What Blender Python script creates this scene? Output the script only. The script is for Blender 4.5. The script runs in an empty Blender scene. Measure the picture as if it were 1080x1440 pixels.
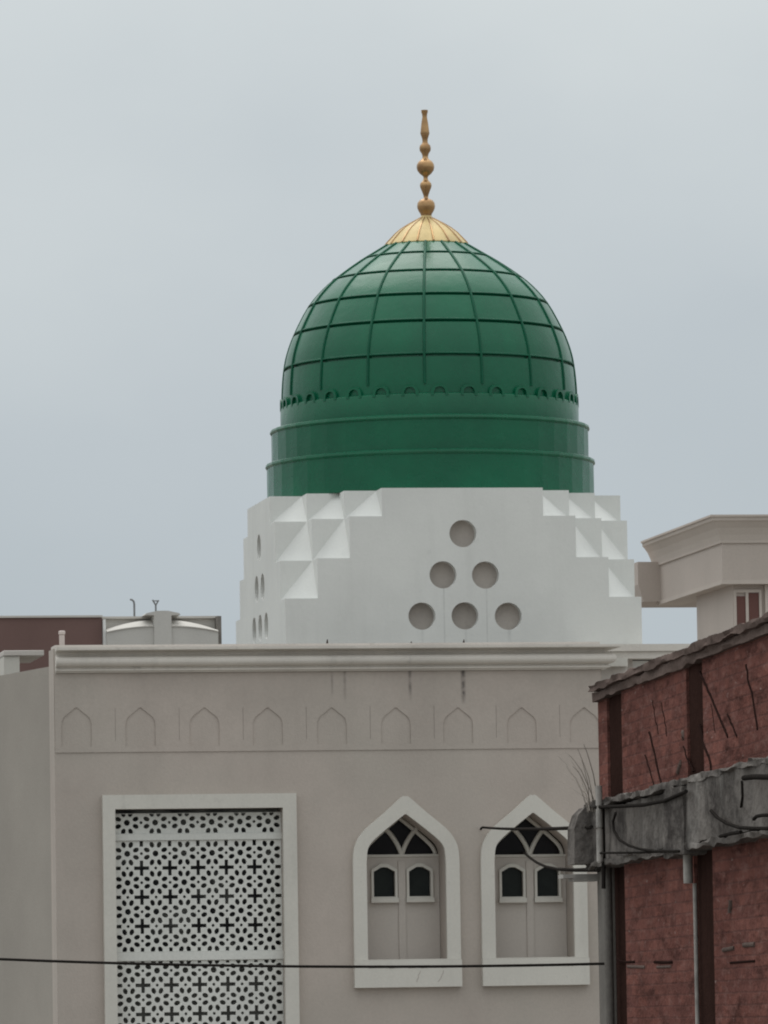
import bpy, bmesh, math, random
from mathutils import Vector, Matrix
R = math.radians
sin, cos, pi = math.sin, math.cos, math.pi
random.seed(7)
S = bpy.context.scene
COL = S.collection

# ---------------------------------------------------------------- camera model (metres; facade of the mosque is y = 0)
F, PX, PY, HZ = 9000.0, 540.0, 720.0, 1430.0
ROLL, PITCH, HEAD = R(0.9), math.atan((1430.0 - 720.0) / 9000.0), R(9.2)
CAM = Vector((-90 * sin(HEAD), -90 * cos(HEAD), 7.0))


def ray(px, py):
    x, y = px - PX, -(py - PY)
    x, y = x * cos(ROLL) + y * sin(ROLL), -x * sin(ROLL) + y * cos(ROLL)
    f, u = F * cos(PITCH) - y * sin(PITCH), F * sin(PITCH) + y * cos(PITCH)
    return Vector((x * cos(HEAD) + f * sin(HEAD), -x * sin(HEAD) + f * cos(HEAD), u))


def W(px, py, yp):
    """survey point: where the sight line of a photo pixel meets the upright plane y = yp"""
    r = ray(px, py)
    return CAM + r * ((yp - CAM.y) / r.y)


# frame of the brick house: x along its wall towards the viewer, y into the house
P0 = Vector((-4.798, -39.744, 0))
BD = Vector((-0.0618, -0.99809, 0))
BN = Vector((-0.99809, 0.0618, 0))
BROT = math.atan2(BD.y, BD.x)


def B(px, py, off=0.0):
    r = ray(px, py)
    o = P0 + BN * off
    s = ((o - CAM).dot(BN)) / r.dot(BN)
    p = CAM + r * s
    return Vector(((p - o).dot(BD), -off, p.z))


def Bw(px, py, off=0.0):
    l = B(px, py, off)
    return P0 + BD * l.x + BN * off + Vector((0, 0, l.z))


# ---------------------------------------------------------------- object helpers
def obj(name, me, mat=None, parent=None):
    o = bpy.data.objects.new(name, me)
    COL.objects.link(o)
    if mat and me is not None:
        me.materials.append(mat)
    if parent is not None:
        o.parent = parent
        p = parent
        while p.parent is not None:
            p = p.parent
        if parent.type == 'EMPTY' and parent.get('world_mesh'):
            o.matrix_parent_inverse = Matrix.Translation(parent.location).inverted()
    return o


def thing(name, label, cat, loc=(0, 0, 0), rz=0.0, group=None, world=True):
    o = bpy.data.objects.new(name, None)
    COL.objects.link(o)
    o.location = loc
    o.rotation_euler = (0, 0, rz)
    o['label'] = label
    o['category'] = cat
    if world:
        o['world_mesh'] = 1          # children carry their points in world metres
    if group:
        o['group'] = group
    return o


def tag(o, label, cat, group=None):
    o['label'] = label
    o['category'] = cat
    if group:
        o['group'] = group
    return o


def from_bm(bm, smooth=None):
    me = bpy.data.meshes.new('mesh')
    bm.to_mesh(me)
    bm.free()
    if smooth is not None:
        me.shade_smooth()
        me.set_sharp_from_angle(angle=R(smooth))
    return me


def join(meshes):
    bm = bmesh.new()
    for m in meshes:
        bm.from_mesh(m)
    return from_bm(bm)


def box(x0, x1, y0, y1, z0, z1, bev=0.0):
    bm = bmesh.new()
    v = [bm.verts.new(p) for p in ((x0, y0, z0), (x1, y0, z0), (x1, y1, z0), (x0, y1, z0),
                                   (x0, y0, z1), (x1, y0, z1), (x1, y1, z1), (x0, y1, z1))]
    for f in ((3, 2, 1, 0), (4, 5, 6, 7), (0, 1, 5, 4), (1, 2, 6, 5), (2, 3, 7, 6), (3, 0, 4, 7)):
        bm.faces.new([v[i] for i in f])
    if bev:
        bmesh.ops.bevel(bm, geom=list(bm.edges), offset=bev, segments=2, affect='EDGES', profile=0.5)
    return from_bm(bm)


def boxes(lst):
    return join([box(*b) for b in lst])


def fill(outlines, y0, y1):
    """outlines in (x, z): the first bounds the plate, the rest are holes (even-odd); thick from y0 (front) to y1 (back)"""
    cu = bpy.data.curves.new('shape', 'CURVE')
    cu.dimensions = '2D'
    cu.fill_mode = 'BOTH'
    cu.extrude = (y1 - y0) / 2
    for pts in outlines:
        sp = cu.splines.new('POLY')
        sp.points.add(len(pts) - 1)
        for p, q in zip(sp.points, pts):
            p.co = (q[0], q[1], 0, 1)
        sp.use_cyclic_u = True
    t = bpy.data.objects.new('shape', cu)
    COL.objects.link(t)
    dg = bpy.context.evaluated_depsgraph_get()
    me = bpy.data.meshes.new_from_object(t.evaluated_get(dg))
    bpy.data.objects.remove(t)
    ym = (y0 + y1) / 2
    for v in me.vertices:
        x, z, d = v.co
        v.co = (x, ym - d, z)
    me.materials.clear()
    me.shade_flat()
    return me


def lathe(profile, n=128, smooth=40, cap=True):
    """profile of (r, z)"""
    bm = bmesh.new()
    rows = []
    for r, z in profile:
        if r < 1e-5:
            rows.append([bm.verts.new((0, 0, z))])
        else:
            rows.append([bm.verts.new((r * cos(2 * pi * i / n), r * sin(2 * pi * i / n), z)) for i in range(n)])
    for a, b in zip(rows, rows[1:]):
        for i in range(n):
            j = (i + 1) % n
            if len(a) == 1:
                bm.faces.new((a[0], b[j], b[i]))
            elif len(b) == 1:
                bm.faces.new((a[i], a[j], b[0]))
            else:
                bm.faces.new((a[i], a[j], b[j], b[i]))
    bmesh.ops.recalc_face_normals(bm, faces=list(bm.faces))
    return from_bm(bm, smooth)


def tube(pts, r, n=8, r1=None, squash=None):
    pts = [Vector(p) for p in pts]
    bm = bmesh.new()
    rows = []
    m = len(pts)
    t0 = (pts[1] - pts[0]).normalized()
    s = t0.cross(Vector((0, 0, 1)) if abs(t0.z) < 0.9 else Vector((0, 1, 0))).normalized()
    for i, p in enumerate(pts):
        a = pts[max(i - 1, 0)]
        b = pts[min(i + 1, m - 1)]
        t = (b - a).normalized()
        s = (s - t * s.dot(t)).normalized()
        u = s.cross(t).normalized()
        rr = r if r1 is None else r + (r1 - r) * i / (m - 1)
        rows.append([bm.verts.new(p + s * rr * cos(2 * pi * k / n) + u * rr * sin(2 * pi * k / n)) for k in range(n)])
    for a, b in zip(rows, rows[1:]):
        for k in range(n):
            bm.faces.new((a[k], a[(k + 1) % n], b[(k + 1) % n], b[k]))
    bm.faces.new(rows[0])
    bm.faces.new(rows[-1])
    bmesh.ops.recalc_face_normals(bm, faces=list(bm.faces))
    return from_bm(bm, 50)


def sweep_x(profile, x0, x1):
    """closed profile of (y, z) swept along x"""
    bm = bmesh.new()
    a = [bm.verts.new((x0, y, z)) for y, z in profile]
    b = [bm.verts.new((x1, y, z)) for y, z in profile]
    n = len(profile)
    for i in range(n):
        bm.faces.new((a[i], a[(i + 1) % n], b[(i + 1) % n], b[i]))
    bm.faces.new(a)
    bm.faces.new(b)
    bmesh.ops.recalc_face_normals(bm, faces=list(bm.faces))
    return from_bm(bm)


def sweep_path(profile, path):
    """closed profile of (out, z) along an open plan path of (x, y); 'out' is to the right of travel; mitred"""
    bm = bmesh.new()
    rows = []
    m = len(path)
    for i in range(m):
        p = Vector((path[i][0], path[i][1]))
        d0 = (p - Vector(path[i - 1])).normalized() if i else None
        d1 = (Vector(path[i + 1]) - p).normalized() if i < m - 1 else None
        n0 = Vector((d0.y, -d0.x)) if d0 else None
        n1 = Vector((d1.y, -d1.x)) if d1 else None
        if n0 is None:
            q = n1
        elif n1 is None:
            q = n0
        else:
            q = (n0 + n1) / (1 + n0.dot(n1))
        rows.append([bm.verts.new((p.x + q.x * o, p.y + q.y * o, z)) for o, z in profile])
    n = len(profile)
    for a, b in zip(rows, rows[1:]):
        for k in range(n):
            bm.faces.new((a[k], a[(k + 1) % n], b[(k + 1) % n], b[k]))
    bm.faces.new(rows[0])
    bm.faces.new(rows[-1])
    bmesh.ops.recalc_face_normals(bm, faces=list(bm.faces))
    return from_bm(bm)


def prism(poly, z0, z1):
    bm = bmesh.new()
    a = [bm.verts.new((x, y, z0)) for x, y in poly]
    b = [bm.verts.new((x, y, z1)) for x, y in poly]
    n = len(poly)
    for i in range(n):
        bm.faces.new((a[i], a[(i + 1) % n], b[(i + 1) % n], b[i]))
    bm.faces.new(a)
    bm.faces.new(b)
    bmesh.ops.recalc_face_normals(bm, faces=list(bm.faces))
    return from_bm(bm)


def circ(cx, cz, r, n=40):
    return [(cx + r * cos(2 * pi * i / n), cz + r * sin(2 * pi * i / n)) for i in range(n)]


# ---------------------------------------------------------------- materials
class NT:
    def __init__(self, name):
        self.m = bpy.data.materials.new(name)
        self.m.use_nodes = True
        self.t = self.m.node_tree
        self.b = self.t.nodes['Principled BSDF']

    def n(self, typ, **kw):
        nd = self.t.nodes.new(typ)
        for k, v in kw.items():
            setattr(nd, k, v)
        return nd

    def l(self, a, b):
        self.t.links.new(a, b)

    def coords(self, scale=(1, 1, 1)):
        tc = self.n('ShaderNodeTexCoord')
        mp = self.n('ShaderNodeMapping')
        mp.inputs['Scale'].default_value = scale
        self.l(tc.outputs['Object'], mp.inputs['Vector'])
        return mp.outputs['Vector']

    def noise(self, scale, detail=4, rough=0.55, stretch=(1, 1, 1), lo=0.3, hi=0.7, dist=0.0):
        nz = self.n('ShaderNodeTexNoise')
        nz.inputs['Scale'].default_value = scale
        nz.inputs['Detail'].default_value = detail
        nz.inputs['Roughness'].default_value = rough
        nz.inputs['Distortion'].default_value = dist
        self.l(self.coords(stretch), nz.inputs['Vector'])
        mr = self.n('ShaderNodeMapRange')
        mr.inputs['From Min'].default_value = lo
        mr.inputs['From Max'].default_value = hi
        self.l(nz.outputs['Fac'], mr.inputs['Value'])
        return mr.outputs['Result']

    def math(self, op, a, b=None, clamp=False):
        nd = self.n('ShaderNodeMath', operation=op, use_clamp=clamp)
        for i, v in enumerate((a, b)):
            if v is None:
                continue
            if hasattr(v, 'node'):
                self.l(v, nd.inputs[i])
            else:
                nd.inputs[i].default_value = v
        return nd.outputs[0]

    def mix(self, fac, a, b, mode='MIX'):
        nd = self.n('ShaderNodeMix', data_type='RGBA', blend_type=mode)
        for sock, v in ((nd.inputs[0], fac), (nd.inputs[6], a), (nd.inputs[7], b)):
            if hasattr(v, 'node'):
                self.l(v, sock)
            elif isinstance(v, (tuple, list)):
                sock.default_value = (*v[:3], 1)
            else:
                sock.default_value = v
        return nd.outputs[2]

    def bump(self, h, strength=0.3, dist=0.01):
        bp = self.n('ShaderNodeBump')
        bp.inputs['Strength'].default_value = strength
        bp.inputs['Distance'].default_value = dist
        self.l(h, bp.inputs['Height'])
        self.l(bp.outputs['Normal'], self.b.inputs['Normal'])

    def color(self, c):
        if hasattr(c, 'node'):
            self.l(c, self.b.inputs['Base Color'])
        else:
            self.b.inputs['Base Color'].default_value = (*c, 1)

    def rough(self, r, spec=0.5, metal=0.0):
        self.b.inputs['Roughness'].default_value = r
        self.b.inputs['Specular IOR Level'].default_value = spec
        self.b.inputs['Metallic'].default_value = metal
        return self


def sc(c, k):
    return tuple(min(1, v * k) for v in c)


def plaster(name, c, var=0.10, streak=0.12, rough=0.85, bump=0.25, spots=0.0, fine=0.06, tint=None, spec=0.25):
    t = NT(name)
    col = t.mix(t.noise(0.55, 4), sc(c, 1 - var), sc(c, 1 + var))
    if tint:
        col = t.mix(t.math('MULTIPLY', t.noise(0.9, 5, lo=0.4, hi=0.75), 0.6), col, tint)
    col = t.mix(t.noise(26, 3, lo=0.25, hi=0.75), sc((1, 1, 1), 1 - fine), (1, 1, 1), 'MULTIPLY') if False else \
        t.mix(1.0, col, t.mix(t.noise(26, 3), (1 - fine,) * 3, (1, 1, 1)), 'MULTIPLY')
    if streak:
        s = t.math('MULTIPLY', t.noise(2.6, 5, stretch=(1, 1, 0.10), lo=0.52, hi=0.80), t.noise(0.8, 3, lo=0.35, hi=0.65))
        col = t.mix(t.math('MULTIPLY', s, streak * 3, True), col, sc(c, 0.45))
    if spots:
        col = t.mix(t.math('MULTIPLY', t.noise(3.4, 6, 0.7, lo=0.60, hi=0.72), spots, True), col, sc(c, 0.35))
    t.color(col)
    t.rough(rough, spec)
    t.bump(t.noise(40, 4), bump, 0.006)
    return t


def facade_paint():
    c = (0.474, 0.416, 0.370)
    t = NT('pinkish_beige_facade_paint')
    col = t.mix(t.noise(0.6, 5, lo=0.35, hi=0.65), sc(c, 0.91), sc(c, 1.06))
    col = t.mix(t.math('MULTIPLY', t.noise(3.2, 6, 0.65, lo=0.5, hi=0.8), 0.30, True), col, sc(c, 0.78))
    col = t.mix(t.math('MULTIPLY', t.noise(0.33, 4, lo=0.45, hi=0.7), 0.55), col, (0.435, 0.405, 0.357))
    col = t.mix(1.0, col, t.mix(t.noise(22, 3), (0.94,) * 3, (1, 1, 1)), 'MULTIPLY')
    tc = t.n('ShaderNodeTexCoord')
    sp = t.n('ShaderNodeSeparateXYZ')
    t.l(tc.outputs['Object'], sp.inputs[0])
    # run-off marks that start under the cornice (z = 11.85) and die out downwards
    top = t.n('ShaderNodeMapRange')
    top.inputs['From Min'].default_value = 10.5
    top.inputs['From Max'].default_value = 11.9
    t.l(sp.outputs['Z'], top.inputs['Value'])
    st = t.math('MULTIPLY', t.noise(4.2, 5, stretch=(1, 1, 0.06), lo=0.50, hi=0.78), top.outputs[0])
    col = t.mix(t.math('MULTIPLY', st, 0.11, True), col, sc(c, 0.42))
    st2 = t.noise(1.6, 4, stretch=(1, 1, 0.07), lo=0.50, hi=0.80)
    col = t.mix(t.math('MULTIPLY', st2, 0.14, True), col, sc(c, 0.5))
    for x0, w, zb, k in ((1.09, 0.045, 11.42, 1.4), (0.33, 0.035, 11.45, 0.8), (-0.60, 0.03, 11.45, 0.7), (-0.78, 0.025, 11.5, 0.5)):
        g = t.math('SUBTRACT', 1.0, t.math('DIVIDE', t.math('ABSOLUTE', t.math('SUBTRACT', sp.outputs['X'], x0)), w), True)
        zz = t.n('ShaderNodeMapRange')
        zz.inputs['From Min'].default_value = zb - 0.05
        zz.inputs['From Max'].default_value = zb + 0.12
        t.l(sp.outputs['Z'], zz.inputs['Value'])
        col = t.mix(t.math('MULTIPLY', t.math('MULTIPLY', g, zz.outputs[0]), t.math('MULTIPLY', t.noise(9, 4, lo=0.2, hi=0.7), k), True), col, (0.09, 0.08, 0.075))
    t.color(col)
    t.rough(0.88, 0.2)
    t.bump(t.noise(35, 4), 0.25, 0.006)
    return t.m


M = {}
M['facade'] = facade_paint()
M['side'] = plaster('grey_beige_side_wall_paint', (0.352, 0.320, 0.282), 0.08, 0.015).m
M['cornice'] = plaster('weathered_cornice_plaster', (0.64, 0.60, 0.545), 0.10, 0.16, spots=0.35).m
M['trim'] = plaster('cream_white_trim_paint', (0.62, 0.595, 0.54), 0.06, 0.10, bump=0.15, spots=0.18).m
M['coping'] = plaster('pale_coping_plaster', (0.58, 0.54, 0.50), 0.12, 0.0, spots=0.35).m
M['infill'] = plaster('window_infill_paint', (0.53, 0.485, 0.44), 0.05, 0.05, bump=0.1).m
M['white'] = plaster('white_dome_base_paint', (0.635, 0.645, 0.62), 0.03, 0.03, bump=0.15, fine=0.03, spots=0.05).m
M['disc'] = plaster('dusty_grey_brown_board', (0.42, 0.38, 0.345), 0.14, 0.1, spots=0.25).m
M['lattice'] = plaster('white_lattice_paint', (0.66, 0.66, 0.62), 0.07, 0.06, bump=0.1, fine=0.10).m
M['concrete'] = plaster('grey_concrete', (0.21, 0.195, 0.178), 0.25, 0.30, spots=0.5, fine=0.2, spec=0.0).m
M['house'] = plaster('pale_brown_house_paint', (0.475, 0.415, 0.37), 0.05, 0.04).m
M['house_trim'] = plaster('house_cornice_paint', (0.51, 0.45, 0.40), 0.06, 0.04).m
M['far_red'] = plaster('dark_red_brown_paint', (0.165, 0.103, 0.092), 0.08, 0.05).m
M['far_grey'] = plaster('far_grey_beige_paint', (0.53, 0.505, 0.465), 0.06, 0.06).m
M['far_panel'] = plaster('far_grey_panel_paint', (0.50, 0.485, 0.455), 0.06, 0.05).m
M['far_white'] = plaster('far_white_paint', (0.72, 0.72, 0.70), 0.05, 0.0, spec=0.0, spots=0.1).m
M['stub'] = plaster('pinkish_white_post_paint', (0.62, 0.54, 0.50), 0.08, 0.1).m
M['red_brown_wood'] = plaster('red_brown_window_paint', (0.13, 0.06, 0.05), 0.12, 0.0, rough=0.6).m


def white_base():
    c = (0.665, 0.672, 0.645)
    t = NT('white_dome_base_paint')
    col = t.mix(t.noise(0.7, 5, lo=0.35, hi=0.65), sc(c, 0.95), sc(c, 1.03))
    col = t.mix(1.0, col, t.mix(t.noise(30, 3), (0.965,) * 3, (1, 1, 1)), 'MULTIPLY')
    col = t.mix(t.math('MULTIPLY', t.noise(3.0, 5, 0.6, stretch=(1, 1, 0.12), lo=0.55, hi=0.8), 0.25, True), col, sc(c, 0.72))
    col = t.mix(t.math('MULTIPLY', t.noise(5.5, 6, 0.7, lo=0.60, hi=0.72), 0.16, True), col, sc(c, 0.6))
    tc = t.n('ShaderNodeTexCoord')
    sp = t.n('ShaderNodeSeparateXYZ')
    t.l(tc.outputs['Object'], sp.inputs[0])
    for x0, w, z0, z1, k in ((1.215, 0.016, 12.35, 13.17, 0.5), (1.842, 0.016, 12.35, 13.16, 0.5), (0.89, 0.03, 12.3, 12.57, 0.3), (2.165, 0.04, 12.3, 12.56, 0.5), (1.53, 0.03, 12.3, 12.57, 0.3)):
        g = t.math('SUBTRACT', 1.0, t.math('DIVIDE', t.math('ABSOLUTE', t.math('SUBTRACT', sp.outputs['X'], x0)), w), True)
        up = t.math('MULTIPLY', t.math('GREATER_THAN', sp.outputs['Z'], z0), t.math('LESS_THAN', sp.outputs['Z'], z1))
        col = t.mix(t.math('MULTIPLY', t.math('MULTIPLY', g, up), t.math('MULTIPLY', t.noise(7, 3, lo=0.1, hi=0.6), k), True), col, sc(c, 0.55))
    # splash dirt in a low band above the roof
    mr = t.n('ShaderNodeMapRange')
    mr.inputs['From Min'].default_value = 12.75
    mr.inputs['From Max'].default_value = 12.2
    t.l(sp.outputs['Z'], mr.inputs['Value'])
    col = t.mix(t.math('MULTIPLY', mr.outputs[0], t.math('MULTIPLY', t.noise(2.5, 5, lo=0.35, hi=0.75), 0.3), True), col, sc(c, 0.72))
    t.color(col)
    t.rough(0.85, 0.2)
    t.bump(t.noise(9, 5), 0.12, 0.012)
    return t.m


M['white'] = white_base()


def green_paint():
    t = NT('glossy_green_enamel')
    c = (0.002, 0.108, 0.051)
    col = t.mix(t.noise(1.1, 5, lo=0.35, hi=0.65), sc(c, 0.9), sc(c, 1.10))
    col = t.mix(t.math('MULTIPLY', t.noise(1.7, 5, 0.6, stretch=(1, 1, 0.3), lo=0.45, hi=0.75), 0.45, True), col, (0.004, 0.080, 0.042))
    col = t.mix(t.math('MULTIPLY', t.noise(5, 6, 0.7, stretch=(1, 1, 0.35), lo=0.55, hi=0.8), 0.25, True), col, (0.02, 0.135, 0.075))
    t.color(col)
    t.rough(0.3, 0.36)
    rr = t.n('ShaderNodeMapRange')
    rr.inputs['To Min'].default_value = 0.22
    rr.inputs['To Max'].default_value = 0.34
    t.l(t.noise(2.5, 5), rr.inputs['Value'])
    t.l(rr.outputs[0], t.b.inputs['Roughness'])
    t.bump(t.noise(7, 4), 0.10, 0.02)
    return t.m


M['green'] = green_paint()


def rib_green():  # ribs and ring lips in a darker green than the dome
    t = NT('darker_green_rib_paint')
    t.color(t.mix(t.noise(4, 4), (0.002, 0.070, 0.036), (0.003, 0.092, 0.046)))
    t.rough(0.5, 0.2)
    return t.m


M['rib_green'] = rib_green()


def gold():
    t = NT('pale_gold_cap_paint')
    c = (0.60, 0.46, 0.215)
    t.color(t.mix(t.noise(5, 4), sc(c, 0.85), sc(c, 1.1)))
    t.rough(0.5, 0.4, 0.15)
    t.bump(t.noise(12, 3), 0.08, 0.01)
    return t.m


M['gold'] = gold()


def brass():
    t = NT('tarnished_brass')
    t.color(t.mix(t.noise(5, 4), (0.30, 0.175, 0.085), (0.50, 0.31, 0.145)))
    t.rough(0.28, 0.5, 0.75)
    return t.m


M['brass'] = brass()


def simple(name, c, rough=0.6, spec=0.4, metal=0.0, var=0.15):
    t = NT(name)
    t.color(t.mix(t.noise(8, 3), sc(c, 1 - var), sc(c, 1 + var)))
    t.rough(rough, spec, metal)
    return t.m


M['cable'] = simple('black_cable_rubber', (0.026, 0.023, 0.021), 0.8, 0.0)
M['pipe'] = simple('pale_grey_pipe', (0.36, 0.34, 0.315), 0.7, 0.1, var=0.25)
M['iron'] = simple('dark_rusty_iron', (0.04, 0.028, 0.024), 0.9, 0.0)
M['antenna'] = simple('grey_galvanised_metal', (0.16, 0.165, 0.17), 0.6)
M['twig'] = simple('dry_twig_bark', (0.27, 0.24, 0.21), 0.9, 0.0)
M['glass'] = simple('dark_window_glass', (0.012, 0.010, 0.010), 0.15, 0.10)
M['glass_green'] = simple('dark_green_tinted_glass', (0.016, 0.019, 0.017), 0.18, 0.12)


def lattice_back():
    t = NT('mottled_dark_pane')
    k = t.noise(1.7, 2, lo=0.50, hi=0.60)
    col = t.mix(k, (0.045, 0.046, 0.049), (0.27, 0.27, 0.25))  # grey patches mixed into the dark pane by noise
    col = t.mix(t.math('MULTIPLY', t.noise(6, 4, lo=0.5, hi=0.8), 0.5), col, (0.09, 0.10, 0.11))
    t.color(col)
    t.rough(0.35, 0.3)
    return t.m


M['pane'] = lattice_back()
M['curtain'] = simple('grey_closed_shutter', (0.20, 0.20, 0.185), 0.7, 0.3, var=0.35)


def brick(name='weathered_red_brick', k=1.0):
    t = NT(name)
    tc = t.n('ShaderNodeTexCoord')
    sp = t.n('ShaderNodeSeparateXYZ')
    cb = t.n('ShaderNodeCombineXYZ')
    t.l(tc.outputs['Object'], sp.inputs[0])
    t.l(t.math('ADD', sp.outputs['X'], sp.outputs['Y']), cb.inputs['X'])
    t.l(sp.outputs['Z'], cb.inputs['Y'])
    br = t.n('ShaderNodeTexBrick')
    wv = t.n('ShaderNodeTexNoise')
    wv.inputs['Scale'].default_value = 3.0
    wv.inputs['Detail'].default_value = 3
    t.l(tc.outputs['Object'], wv.inputs['Vector'])
    ws = t.n('ShaderNodeVectorMath', operation='MULTIPLY_ADD')
    t.l(wv.outputs['Color'], ws.inputs[0])
    ws.inputs[1].default_value = (0.016, 0.016, 0)
    t.l(cb.outputs[0], ws.inputs[2])
    t.l(ws.outputs[0], br.inputs['Vector'])
    br.inputs['Scale'].default_value = 1
    br.inputs['Brick Width'].default_value = 0.24
    br.inputs['Row Height'].default_value = 0.082
    br.inputs['Mortar Size'].default_value = 0.008
    br.inputs['Mortar Smooth'].default_value = 0.4
    br.inputs['Bias'].default_value = -0.1
    br.inputs['Color1'].default_value = (0.245 * k, 0.108 * k, 0.088 * k, 1)
    br.inputs['Color2'].default_value = (0.185 * k, 0.086 * k, 0.074 * k, 1)
    br.inputs['Mortar'].default_value = (0.178 * k, 0.088 * k, 0.076 * k, 1)
    col = br.outputs['Color']
    fs = (0.22, 0.22, 1)
    col = t.mix(t.noise(0.9, 5, stretch=(0.4, 0.4, 1), lo=0.35, hi=0.65), col, t.mix(1.0, col, (0.68, 0.66, 0.66), 'MULTIPLY'))
    col = t.mix(t.math('MULTIPLY', t.noise(9, 5, 0.7, stretch=fs, lo=0.46, hi=0.66), 0.66, True), col, (0.085, 0.044, 0.038))
    col = t.mix(t.math('MULTIPLY', t.noise(14, 4, 0.6, stretch=fs, lo=0.52, hi=0.72), 0.50, True), col, (0.26, 0.150, 0.130))
    col = t.mix(t.math('MULTIPLY', t.noise(5, 6, 0.75, stretch=fs, lo=0.53, hi=0.67), 0.85, True), col, (0.050, 0.025, 0.022))
    col = t.mix(t.math('MULTIPLY', t.noise(22, 3, 0.6, stretch=fs, lo=0.66, hi=0.76), 0.7, True), col, (0.34, 0.25, 0.225))
    t.color(col)
    t.rough(0.95, 0.0)
    h = t.math('ADD', t.math('MULTIPLY', br.outputs['Fac'], -0.14), t.noise(16, 5))
    t.bump(h, 0.7, 0.015)
    return t.m


M['brick'] = brick()
M['dark_streak'] = simple('black_brown_streak', (0.028, 0.016, 0.014), 0.95, 0.0)
M['dark_brick'] = plaster('dark_brown_plaster', (0.044, 0.024, 0.020), 0.25, 0.2, spots=0.4, fine=0.25, bump=0.5, spec=0.0).m


def beam_concrete():
    t = NT('streaked_old_concrete')
    c = (0.185, 0.168, 0.154)
    col = t.mix(t.noise(1.2, 5, lo=0.35, hi=0.65), sc(c, 0.75), sc(c, 1.2))
    col = t.mix(t.math('MULTIPLY', t.noise(4.0, 6, 0.7, stretch=(0.30, 1, 0.55), lo=0.47, hi=0.66), 0.85, True), col, (0.045, 0.040, 0.038))
    col = t.mix(t.math('MULTIPLY', t.noise(4.0, 5, 0.65, stretch=(0.35, 1, 0.12), lo=0.55, hi=0.75), 0.7, True), col, (0.29, 0.275, 0.255))
    col = t.mix(t.math('MULTIPLY', t.noise(11, 5, 0.7, stretch=(0.25, 1, 0.8), lo=0.56, hi=0.72), 0.6, True), col, (0.05, 0.045, 0.042))
    t.color(col)
    t.rough(0.95, 0.0)
    t.bump(t.noise(14, 6), 0.6, 0.02)
    return t.m


M['beam'] = beam_concrete()
M['coping_old'] = plaster('dirty_mortar_coping', (0.165, 0.125, 0.11), 0.35, 0.15, spots=0.6, fine=0.3, bump=0.6, spec=0.0).m
M['ground'] = plaster('dusty_ground', (0.22, 0.205, 0.185), 0.2, 0.0, spots=0.3).m
M['asphalt'] = plaster('worn_asphalt', (0.06, 0.058, 0.056), 0.2, 0.0).m
M['rubble'] = plaster('pale_mortar_rubble', (0.60, 0.58, 0.54), 0.2, 0.0, spots=0.4).m

# ================================================================ the mosque
mosque = thing('mosque', 'beige mosque with green ribbed dome on a stepped white base', 'mosque', (0, 0, 0))
XL, XR = -4.708, 3.081
WT = 0.60                                     # facade wall thickness


def arch_pts(cx, z_apex, pts, z_bot):
    """pts: (dx, dz below apex) down the right side"""
    right = [(cx + dx, z_apex + dz) for dx, dz in pts]
    left = [(cx - dx, z_apex + dz) for dx, dz in reversed(pts)]
    return left + right + [(right[-1][0], z_bot), (left[0][0], z_bot)]


def smooth_pts(pts, k=5):
    out = []
    n = len(pts)
    for i in range(n - 1):
        p0, p1, p2, p3 = pts[max(i - 1, 0)], pts[i], pts[i + 1], pts[min(i + 2, n - 1)]
        for j in range(k):
            t = j / k
            out.append(tuple(0.5 * ((2 * p1[a]) + (-p0[a] + p2[a]) * t + (2 * p0[a] - 5 * p1[a] + 4 * p2[a] - p3[a]) * t * t +
                                    (-p0[a] + 3 * p1[a] - 3 * p2[a] + p3[a]) * t ** 3) for a in (0, 1)))
    out.append(pts[-1])
    return out


OUT_A = smooth_pts([(0.015, 0), (0.06, -0.015), (0.30, -0.225), (0.575, -0.455), (0.695, -0.61), (0.745, -0.755), (0.758, -0.92)])
IN_A = smooth_pts([(0.012, 0), (0.24, -0.175), (0.455, -0.355), (0.535, -0.46), (0.558, -0.58), (0.565, -0.70)])
ZA, ZAI, ZSILL, ZB = 10.085, 9.835, 7.79, 7.41
WIN = (0.228, 2.050)

LX0, LX1 = W(162, 1240, 0).x, W(398, 1240, 0).x
LZ1 = W(280, 1137, 0).z
LFX0, LFX1, LFZ1 = -4.052, -1.322, 10.145

holes = [arch_pts(c, ZAI, IN_A, ZSILL) for c in WIN]
holes.append([(LX0, 5.2), (LX1, 5.2), (LX1, LZ1), (LX0, LZ1)])
wall = fill([[(XL, 0), (XR, 0), (XR, 12.2), (XL, 12.2)]] + holes, 0, WT)
obj('facade_wall', wall, M['facade'], mosque)

# sides, back and roof of the front block
ZSIDE = W(70, 938, 0.7).z
r_ = ray(0, 950)
pw = CAM + r_ * ((ZSIDE - CAM.z) / r_.z)                # the side wall splays outwards behind the facade
dv = Vector((pw.x - XL, pw.y - WT)).normalized()
nv = Vector((dv.y, -dv.x)) * 0.25
a_, b_ = Vector((XL + 0.002, WT + 0.002)), Vector((XL, WT)) + dv * 12
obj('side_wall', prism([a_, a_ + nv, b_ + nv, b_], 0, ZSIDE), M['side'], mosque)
obj('rear_wall', boxes([(b_.x + 0.3, XR + 1.4, 14.002, 14.25, 0, ZSIDE), (XR - 0.25, XR, WT + 0.002, 14.0, 0, 11.65)]), M['side'], mosque)
obj('roof', boxes([(XL + 0.252, XR, WT + 0.002, 13.998, 11.652, 11.80)]), M['concrete'], mosque)

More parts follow.
